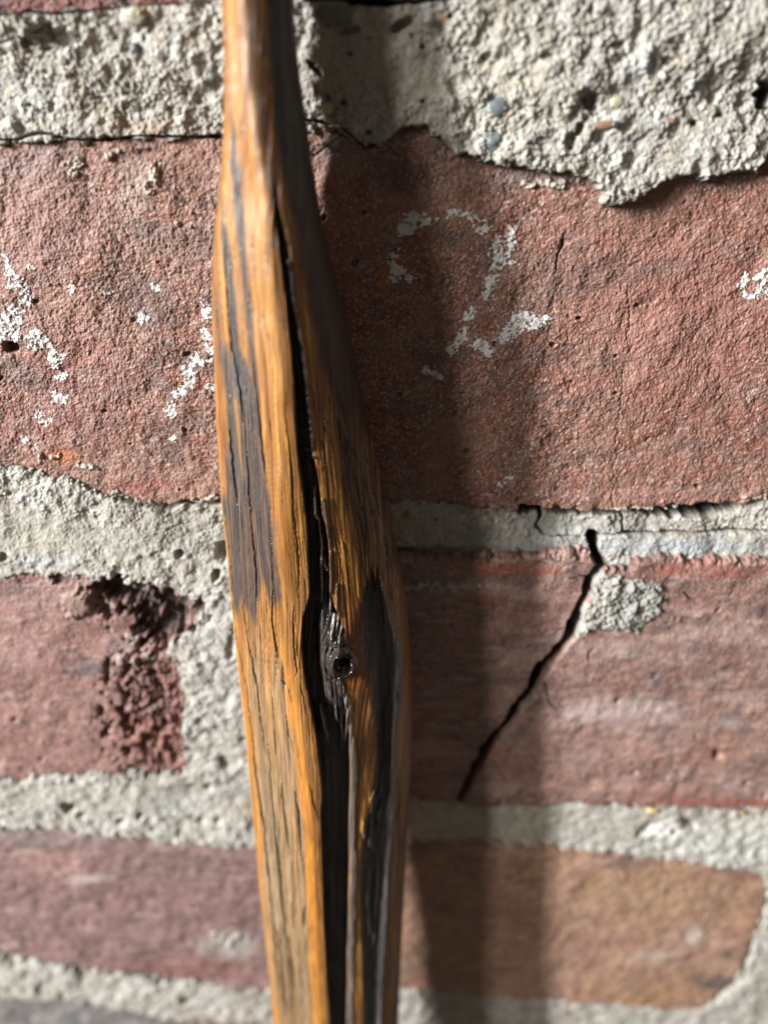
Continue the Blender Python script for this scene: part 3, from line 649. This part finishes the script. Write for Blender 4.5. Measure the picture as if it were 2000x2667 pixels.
# stripes of the left facet
paint(DK2, band(z1([(700, 268, 296), (1100, 278, 328), (1400, 302, 358), (1936, 348, 402)]), 3, 4, 60) * .95, .4)
paint(DK2, band(z2([(0, 352, 396), (400, 380, 425), (650, 408, 442), (900, 440, 466), (1200, 474, 494), (1600, 516, 536)]), 3, 4, 50) * .95, .4)
paint(DK2, band(z1([(1350, 200, 222), (1600, 208, 240), (1936, 228, 268)]), 3, 4, 40) * .95, .4)
paint(DK2, band(z2([(-60, 228, 284), (500, 256, 318), (800, 284, 350), (1000, 296, 356)]), 3, 5, 40) * .95, .4)
paint(DK2, band(z2([(250, 172, 182), (550, 180, 196), (720, 190, 210)]), 3, 3, 30) * .8)
md = band([(872, 574, 590), (905, 572, 625), (960, 577, 650), (1050, 588, 668), (1150, 596, 682), (1250, 590, 692), (1320, 582, 704), (1480, 596, 722), (1545, 606, 730), (1640, 618, 733), (1690, 650, 735)], 5, 16, 36)
keep = np.maximum(band(z2([(950, 308, 326), (1300, 330, 350), (1700, 360, 385)]), 4, 6, 40) * .7, band(z2([(1650, 196, 216), (1936, 214, 224)]), 3, 3, 20) * .6)
low = ss(1535, 1600, YY + (vn(G * 1.1, YY * .001, 261) - .5) * 190)
paint(DK2, md * (1 - keep) * (1 - low * .94) * (.66 + .34 * ss(.3, .6, g3 * .5 + g2 * .5)), .44)
paint((.085, .045, .040), md * (1 - keep) * (1 - low) * ss(.5, .7, gn(1.6, .002, 265)) * .55)
# brown grey lower left facet, its satin sheen partly put into the colour
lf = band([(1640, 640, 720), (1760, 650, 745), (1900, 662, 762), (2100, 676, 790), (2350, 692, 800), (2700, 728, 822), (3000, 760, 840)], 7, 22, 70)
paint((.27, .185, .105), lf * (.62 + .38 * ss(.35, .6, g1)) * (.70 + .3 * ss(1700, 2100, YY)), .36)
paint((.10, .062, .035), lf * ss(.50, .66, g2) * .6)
paint((.46, .18, .03), band([(1700, 735, 762), (1800, 742, 772), (1950, 765, 790), (2050, 778, 800), (2200, 792, 815), (2700, 815, 838)], 5, 12, 60) * .75)
paint((.13, .055, .022), band([(1950, 800, 838), (2050, 806, 836), (2120, 812, 834)], 6, 14, 60) * ss(.4, .6, g3) * .8)
paint((.19, .075, .02), band([(2050, 818, 840), (2300, 824, 843), (2667, 842, 860), (3000, 855, 875)], 4, 6, 50) * .7)

# deep groove running down the middle and through the knot
GR = [(430, 712, 716), (540, 715, 728), (650, 728, 752), (780, 745, 764), (903, 758, 786), (1048, 768, 800), (1174, 776, 812), (1230, 784, 824), (1337, 797, 839), (1390, 801, 851), (1481, 806, 859), (1546, 809, 861), (1580, 800, 868), (1607, 792, 884), (1651, 787, 898),
      (1690, 787, 902), (1734, 792, 893), (1788, 800, 900), (1842, 808, 906), (1915, 824, 908), (2000, 834, 909), (2057, 839, 909), (2130, 837, 908), (2329, 842, 906), (2473, 849, 904), (2667, 860, 902), (3000, 872, 905)]
ga, gb = I(GR, YY, 1), I(GR, YY, 2)
xj = SXp + jx * 5
gm = ss(-3, 3, xj - ga) * ss(-3, 3, gb - xj) * ss(430, 620, YY)
gd = 1.2 + 1.8 * ss(600, 1000, YY) + 1.0 * ss(1850, 2100, YY)
fib = ss(1560, 1650, YY) * (1 - ss(1850, 1930, YY + (vn(G * 2.6, YY * .001, 273) - .4) * 230))            # fibrous zone beside the knot
shelf = ss(0, 1, (SXp - ga) / np.maximum(gb - ga, 4))
depth_in = gd * (1 - fib * .97 * ss(.12, .55, shelf))
carve += gm * depth_in
paint(DK, ss(-6, 1, xj - ga) * ss(-6, 1, gb - xj) * ss(430, 620, YY) * .97, .38)
paint(BLK, gm * (1 - fib * ss(.3, .7, shelf)) * .8, .45)
flow = G * 1.0 + push * 2.2 * np.exp(-((YY - KY) / 60) ** 2)
fb = fbm(flow * 5.5, YY * .006, 271, 3, .6)
paint((.075, .060, .049), gm * fib * ss(.2, .5, shelf) * ss(.40, .58, fb) * .9, .34)
carve -= gm * fib * (fb - .5) * .7 * ss(.2, .6, shelf)
# slivers standing inside the groove
def rib(pts, wid, hgt, col=None, mix=.8, r=.4, jag=4, seed=0):
    """raised (hgt>0) or cut (hgt<0) line on the stick; pts (x,y) photo px, mm"""
    global carve
    x0 = min(p[0] for p in pts) - 60; y0 = min(p[1] for p in pts) - 20; y1 = max(p[1] for p in pts) + 20
    j0 = max(int((y0 - Y0) / SY), 0); j1 = min(int((y1 - Y0) / SY) + 1, len(ys)); s = slice(j0, j1)
    x = SXp[s] + (fbm(YY[s] * .045, TT[s] * 2, 281 + seed, 3) - .5) * jag * 2
    d, a = polydist(x, YY[s], pts)
    wv = np.interp(a, np.linspace(0, 1, len(wid)), wid) if isinstance(wid, (list, tuple)) else wid
    if hgt < 0: wv = wv * .70 * (.55 + .7 * vn(YY[s] * .03, TT[s] * 9, 291 + seed)) * (np.clip(np.sin(np.pi * np.clip(a, 0, 1)), 0, 1) ** .5 + .02); hgt = hgt * .55; mix = mix * .85
    m = 1 - ss(wv * .25, wv * .85, d)
    carve[s] -= m * hgt
    if col is not None:
        mm = (m * mix)[..., None]; c[s] = c[s] * (1 - mm) + np.asarray(col, f32) * mm
        rough[s] = rough[s] * (1 - m * mix) + r * m * mix
P2 = lambda L: [(500 + x / 2.765, 650 + y / 2.765) for x, y in L]
P3 = lambda L: [(550 + x / 2.765, 1300 + y / 2.765) for x, y in L]
P4 = lambda L: [(600 + x / 2.765, 1967 + y / 2.765) for x, y in L]
P1 = lambda L: [(500 + x / 2.765, y / 2.765) for x, y in L]
PK = lambda L: [(750 + x / 4.023, 1450 + y / 4.023) for x, y in L]
rib(P3([(-10, -200), (0, -120)]), 1, 0)
rib(P3([(735, -60), (752, 60), (775, 250), (790, 380), (785, 520), (795, 660), (790, 760)]), [4, 7, 8, 9, 7, 7, 4], 2.0, (.12, .095, .075), .8)
rib(P3([(805, 0), (825, 140), (845, 250), (850, 340)]), [4, 6, 6, 3], 1.6, (.11, .08, .06), .8)
rib(P3([(858, 380), (860, 560), (850, 700), (860, 840)]), [4, 6, 6, 6], 2.0, (.13, .095, .07), .8)
rib(P3([(905, 620), (908, 760), (915, 880)]), [4, 6, 6], .6, (.16, .11, .075), .8)
rib(P3([(795, 440), (815, 520), (850, 545)]), [6, 9, 6], 1.8, (.08, .06, .05), .8)
rib(P3([(815, 470), (835, 520)]), [6, 9], 1.0, (.28, .15, .04), .7)
rib(P2([(700, 80), (735, 380), (765, 580), (800, 740), (830, 1000), (858, 1330), (862, 1440)]), [5, 7, 8, 10, 11, 11, 7], 1.5, (.075, .06, .055), .8, .33)
rib(P2([(740, 720), (755, 880), (775, 1000)]), [3, 5, 2], 1.2, (.12, .085, .06), .8, .33)
rib(P2([(805, 1465), (850, 1475), (870, 1500)]), [5, 10, 6], 1.7, (.06, .05, .05), .8, .3)
rib(P2([(830, 1500), (835, 1560), (850, 1620)]), [4, 6, 4], 1.7, (.06, .045, .04), .8, .3)
rib(P2([(880, 1600), (890, 1750), (885, 1830), (900, 1936)]), [3, 5, 5, 5], 1.6, (.10, .08, .065), .8, .3)
rib(P2([(935, 1800), (950, 1936)]), [3, 6], 1.0, (.12, .09, .07), .8, .3)
rib(P3([(785, 1520), (810, 1640), (830, 1760), (835, 1800)]), [3, 9, 8, 3], 2.0, (.16, .115, .085), .85)
rib(P3([(895, 1490), (905, 1560), (915, 1620)]), [3, 6, 2], 1.0, (.13, .10, .08), .8)
rib(P3([(720, 1100), (735, 1200), (740, 1240)]), [2, 4, 2], .6, (.11, .085, .07), .8)
# fin between groove and the orange strip
rib(P3([(925, 1290), (950, 1370), (975, 1440), (990, 1520), (1000, 1620), (1005, 1700), (1015, 1800), (1025, 1936)]) + P4([(880, 250), (872, 600), (885, 720), (880, 900), (872, 1200), (862, 1600), (855, 1936), (845, 2400), (845, 2800)]),
    [6, 9, 13, 13, 14, 14, 14, 14, 14, 13, 14, 13, 13, 12, 12, 12, 12], .55, (.24, .20, .17), .92, .33, 5)
# concave charred hollow to the right of the knot
HO = [(1440, 975, 984), (1510, 950, 996), (1560, 936, 1006), (1600, 926, 1020), (1650, 922, 1034), (1700, 930, 1044), (1760, 943, 1045), (1806, 958, 1042), (1842, 965, 1036), (1900, 973, 1030), (1970, 978, 1026), (2060, 968, 1028),
      (2120, 950, 1024), (2180, 936, 1020), (2300, 930, 1012), (2400, 934, 1006), (2500, 940, 998), (2667, 944, 990), (3000, 945, 985)]
ha, hbx = I(HO, YY, 1), I(HO, YY, 2)
sh = (SXp + jx * 6 + gE * 7 - ha) / np.maximum(hbx - ha, 4)
hm_ = ss(0, .22, sh) * ss(0, .08, 1 - sh) * ss(1470, 1570, YY + gE * 90)
dish = np.clip(sh / .5, 0, 1) ** .8 * np.clip((1 - sh) / .42, 0, 1) ** .85 * .62
carve += hm_ * dish * (2.6 - 1.2 * ss(1900, 2200, YY)) * 1.25
paint((.026, .020, .018), hm_ * .97, .36)
paint((.05, .042, .038), hm_ * ss(.55, .7, g2) * .6)
for i, L in enumerate([[(1220, 560), (1250, 680), (1290, 800), (1330, 940), (1355, 1080), (1360, 1200), (1350, 1350), (1335, 1500), (1325, 1650), (1315, 1800)]]):
    rib(P3(L) + P4([(1170, 250), (1150, 600), (1130, 900), (1100, 1200), (1075, 1600), (1060, 1936), (1050, 2600)]), [3, 7, 12, 18, 20, 20, 18, 17, 15, 15, 16, 16, 16, 16, 16, 14, 14], .30, (.125, .118, .115), .75, .33, 4)  # right rim, with a pale bluish highlight put into its colour
for L in [[(1100, 80), (1090, 250), (1075, 330)], [(1020, 480), (1000, 650), (1040, 700)], [(960, 480), (965, 600)], [(1065, 740), (1060, 950), (1040, 1150), (1030, 1400)], [(1000, 860), (990, 1050), (1005, 1300)], [(1090, 350), (1060, 560)], [(1040, 250), (1010, 420)]]:
    rib(P4(L), [3, 9, 4], .55, (.085, .075, .07), .75, .34, 4, 3)
# red heartwood beside the knot, dark strip right of the fin low down
paint((.15, .030, .012), np.exp(-((SXp - 925) / 26) ** 2 - ((YY - 1650) / 70) ** 2) * .9)
paint((.22, .05, .012), np.exp(-((SXp - 915) / 30) ** 2 - ((YY - 1765) / 26) ** 2) * .9 * ss(1735, 1750, YY))
paint((.06, .03, .018), band([(1790, 915, 960), (1900, 930, 975), (2000, 935, 978), (2100, 935, 962)], 6, 16, 50) * ss(.47, .62, g3) * .8)
paint((.10, .045, .02), band([(2040, 1035, 1080), (2300, 1030, 1070), (2667, 1010, 1060), (3000, 1000, 1040)], 6, 12, 60) * ss(.35, .6, g1 * .7 + .3 * (SXp - 1000) / 60) * .8)
paint((.07, .04, .022), band([(2100, 922, 940), (2300, 918, 932), (2667, 914, 944)], 5, 10, 60) * ss(.45, .6, g2) * .7)

# cracks and fibre lines
CR = [(P2([(250, 180), (262, 420), (290, 700), (325, 900), (350, 1020), (365, 1150), (368, 1260)]), [2, 3, 3, 4, 7, 6, 3], -.9), (P2([(440, 820), (465, 1000), (485, 1180), (500, 1360), (520, 1520), (535, 1700)]), [2, 4, 5, 7, 6, 3], -.8),
      (P2([(265, 1280), (285, 1420), (300, 1600), (320, 1750), (325, 1850)]), [3, 5, 4, 6, 3], -.8), (P2([(395, 1420), (410, 1650), (420, 1850), (430, 1980)]), [3, 4, 4, 3], -.7), (P2([(225, 1700), (240, 1936)]), [3, 4], -.6),
      (P2([(180, 300), (190, 600)]), [2, 3], -.4), (P2([(670, 1080), (685, 1300), (715, 1500), (730, 1750), (735, 1936)]), [3, 4, 5, 6, 5], -.7),
      (P3([(95, 80), (120, 300), (150, 600), (170, 900), (210, 1150), (260, 1400), (290, 1650), (310, 1850)]), [3, 4, 3, 3, 3, 4, 5, 4], -.6), (P3([(280, 50), (305, 300), (325, 550), (325, 750)]), [4, 4, 5, 2], -.8),
      (P3([(435, 250), (445, 600), (440, 880), (460, 1000), (480, 1150), (488, 1240)]), [2, 4, 6, 6, 4, 5], -.9), (P3([(590, -20), (600, 150), (620, 330), (630, 480), (628, 720)]), [5, 5, 5, 6, 2], -.9), (P3([(600, 760), (590, 900), (600, 1100), (620, 1250), (600, 1300)]), [3, 4, 5, 5, 2], -.7),
      (P3([(240, 680), (235, 800), (270, 1000), (310, 1250), (350, 1500), (380, 1750), (400, 1936)]), [3, 4, 3, 3, 4, 4, 4], -.6), (P3([(640, 1330), (670, 1450), (700, 1600)]), [2, 4, 2], -.5), (P3([(500, 1290), (560, 1380), (580, 1480)]), [3, 4, 3], -.5),
      (P3([(540, 1560), (560, 1700), (600, 1850)]), [2, 3, 3], -.4), (P3([(450, 1650), (470, 1850)]), [3, 3], -.4), (P3([(720, 1150), (740, 1250)]), [2, 3], -.3),
      (P4([(150, -160), (180, 80), (215, 350), (245, 550), (270, 800), (300, 1100), (330, 1400), (350, 1700)]), [4, 5, 6, 6, 6, 6, 5, 4], -.9), (P4([(270, -100), (290, 150), (310, 400), (345, 700), (370, 1000), (400, 1300), (440, 1700), (450, 2000)]), [3, 5, 6, 6, 6, 5, 4, 3], -.8), (P4([(365, 200), (390, 420), (430, 720)]), [6, 6, 5], -.8),
      (P4([(460, 250), (490, 420), (510, 650), (535, 900)]), [5, 6, 6, 4], -.8), (P4([(440, 1050), (460, 1250)]), [6, 4], -.8), (P4([(540, 1080), (530, 1250)]), [8, 5], -.8), (P4([(345, 1250), (380, 1550), (400, 1900)]), [5, 6, 6], -.7), (P4([(420, 1300), (470, 1700)]), [4, 5], -.5),
      (P4([(570, 180), (600, 350), (640, 480)]), [3, 6, 3], -.6), (P4([(1200, 100), (1215, 600), (1180, 1300)]), [3, 5, 4], -.4), (P1([(600, 1450), (640, 1700), (655, 1936)]), [5, 9, 9], -.6),
      (P3([(905, 420), (915, 560), (900, 640)]), [3, 4, 2], -.5), (P3([(1105, 260), (1120, 420)]), [3, 4], -.5), (P3([(980, 450), (1000, 700)]), [4, 3], -.5), (P3([(935, 150), (960, 360)]), [4, 3], -.5), (P3([(1085, 40), (1110, 180), (1125, 330)]), [5, 4, 3], -.5)]
for i, (pts, wd, dep) in enumerate(CR):
    rib(pts, wd, dep, (.018, .012, .010), .92, .6, 3.0, i % 5)
rib(P3([(612, 200), (628, 400), (632, 560)]), [2, 3, 2], .12, (.60, .28, .07), .6, .4, 3, 2)
rib(P3([(608, 900), (612, 1080), (630, 1220)]), [2, 3, 2], .12, (.60, .28, .07), .6, .4, 3, 2)
# fine random checks following the grain, mostly on the right facet
rs = np.random.RandomState(12)
for i in range(95):
    y = rs.uniform(1000, 1560); f = rs.uniform(.62, .98) if rs.rand() < .8 else rs.uniform(.42, .5)
    L_ = rs.uniform(25, 110)
    pts = []
    for q in (0, .5, 1):
        yy = y + L_ * q; a_ = float(np.interp(yy, ys, xl)); b_ = float(np.interp(yy, ys, xr)); pts.append((a_ + f * (b_ - a_), yy))
    if pts[1][0] < float(np.interp(y, [p[0] for p in GR], [p[2] for p in GR])) + 10: continue
    rib(pts, [1.5, rs.uniform(2.5, 4.5), 1.5], -rs.uniform(.2, .5), (.02, .013, .010), .85, .6, 3, i % 5)
for i in range(330):
    y = rs.uniform(-150, 2850); f = rs.uniform(.04, .98); L_ = rs.uniform(20, 80); pts = []
    for q in (0, .5, 1):
        yy = y + L_ * q; a_ = float(np.interp(yy, ys, xl)); b_ = float(np.interp(yy, ys, xr)); pts.append((a_ + f * (b_ - a_), yy))
    if 1560 < y < 1900 and .35 < f < .75: continue
    rib(pts, [1.5, rs.uniform(2, 3.5), 1.5], -rs.uniform(.05, .2), (.05, .025, .015), .5, .5, 3, i % 5)

carve = np.maximum(carve, -.22)
gfib = gn(4.0, .004, 341, 3)
paint((.050, .040, .034), gm * ss(.5, .7, gfib) * .7, .45)
carve -= gm * (gfib - .5) * .7
# knot: a polished collar around a small hole
def kn(x0, y0, rx, ry, ang):
    x = SXp - x0; y = YY - y0; ca, sa = math.cos(R(ang)), math.sin(R(ang))
    return np.sqrt(((x * ca + y * sa) / rx) ** 2 + ((-x * sa + y * ca) / ry) ** 2)
r1 = kn(893, 1722, 26, 30, 20) + (vn(SXp * .08, YY * .08, 301) - .5) * .25
ring = np.exp(-((r1 - 1.0) / .26) ** 2)
leftside = ss(18, -8, SXp - 893)
leftside = 1 - ss(-8, 18, SXp - 893)
carve -= ring * (1.5 * leftside * ss(1680, 1712, YY - (SXp - 893) * .2 + 20) + .7)
carve -= np.exp(-kn(888, 1668, 16, 12, -30) ** 2) * 1.3
carve -= np.exp(-kn(864, 1660, 9, 16, -30) ** 2) * .9
r2 = kn(897, 1727, 12.5, 10, -15) + (vn(SXp * .16, YY * .16, 303) - .5) * .5
hole = 1 - ss(.65, 1.1, r2)
carve += hole * 5.0
carve -= np.exp(-((kn(903, 1731, 17, 14, -20) - 1) / .3) ** 2) * ss(0, 10, (SXp - 897) + (YY - 1727)) * .9
kmask = r1 < 1.45
rip = np.sin((kn(893, 1722, 1, 1.15, 15)) * .62 + 2 * vn(SXp * .05, YY * .05, 305)) * np.exp(-np.maximum(kn(893, 1722, 36, 46, 10) - .8, 0) ** 2 * 3) * leftside
carve -= rip * .13
paint((.035, .022, .018), (1 - ss(1.25, 1.7, r1)) * .9, .16)
paint((.004, .003, .003), hole * .97, .5)

# overall relief of the wood
carve -= (g2 - .5) * .16 + (g3 - .5) * .10 + (fbm(mmx * .25, mmz * .12, 311, 2) - .5) * .5
carve -= md * (fbm(G * 7, YY * .02, 315, 2) - .5) * .22
carve -= lf * (gn(1.5, .004, 321, 2) - .5) * .7

HS = BH - carve
FX, FY, FZ = X0, -HS * .001, Z0
# the back: close the ring behind, with the same grain colours mirrored
NB = 60
sb = np.linspace(0, 1, NB + 2)[1:-1].astype(f32)[None, :]
xr_w, zr_w, hr_w = X0[:, -1:], Z0[:, -1:], HS[:, -1:]
xl_w, zl_w, hl_w = X0[:, :1], Z0[:, :1], HS[:, :1]
hbG = hb[:, None]
bulge = np.sin(np.pi * sb) ** .45
bx = xr_w + (xl_w - xr_w) * (.5 - .5 * np.cos(np.pi * sb))
bh = (hr_w + (hl_w - hr_w) * sb) * (1 - bulge) + hbG * bulge
bz = zr_w + (zl_w - zr_w) * sb
gb_ = (fbm(bx * 900, bz * 12, 331, 3) - .5)
bc = np.ones(bx.shape + (3,), f32) * np.asarray((.36, .14, .028), f32)
bc = mixc(bc, DK, ss(.05, .2, gb_)); 
e0 = ss(.0, .12, sb) * np.ones_like(bx); e1 = (1 - ss(.88, 1, sb)) * np.ones_like(bx)
bc = c[:, -1:, :] * (1 - e0[..., None]) + bc * e0[..., None]
bc = c[:, :1, :] * (1 - e1[..., None]) + bc * e1[..., None]
ax_ = np.concatenate([FX, bx, FX[:, :1]], 1); ay_ = np.concatenate([FY, -(bh + gb_ * .3) * .001, FY[:, :1]], 1); az_ = np.concatenate([FZ, bz, FZ[:, :1]], 1)
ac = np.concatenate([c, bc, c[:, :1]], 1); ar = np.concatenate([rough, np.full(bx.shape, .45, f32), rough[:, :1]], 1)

def ext(m): return np.concatenate([m, np.zeros(bx.shape, bool), m[:, :1]], 1)
kf = ext(kmask)[:-1, :-1]
gf = ext((gm > .5) & ~kmask)[:-1, :-1] & ~kf
hf_ = ext(hm_ > .5)[:-1, :-1] & ~kf & ~gf
stick = empty('wooden_stick', (float(X0[-1].mean()), -.027, float(Z0.min())), 'oiled orange and charred black wooden stick with a knot, standing upright against the brick wall', 'stick')
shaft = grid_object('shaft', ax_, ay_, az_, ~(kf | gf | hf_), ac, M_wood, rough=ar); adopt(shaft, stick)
for nm, m, mt, lb in (('knot', kf, M_knot, 'glossy black knot with a small hole'), ('groove', gf, M_wood, 'deep black splintered groove down the middle'), ('hollow', hf_, M_wood, 'smooth charred hollow right of the knot')):
    o = grid_object(nm, ax_, ay_, az_, m, ac, mt, rough=ar); adopt(o, shaft); o['label'] = lb
print('faces', sum(len(o.data.polygons) for o in bpy.data.objects if o.type == 'MESH'))
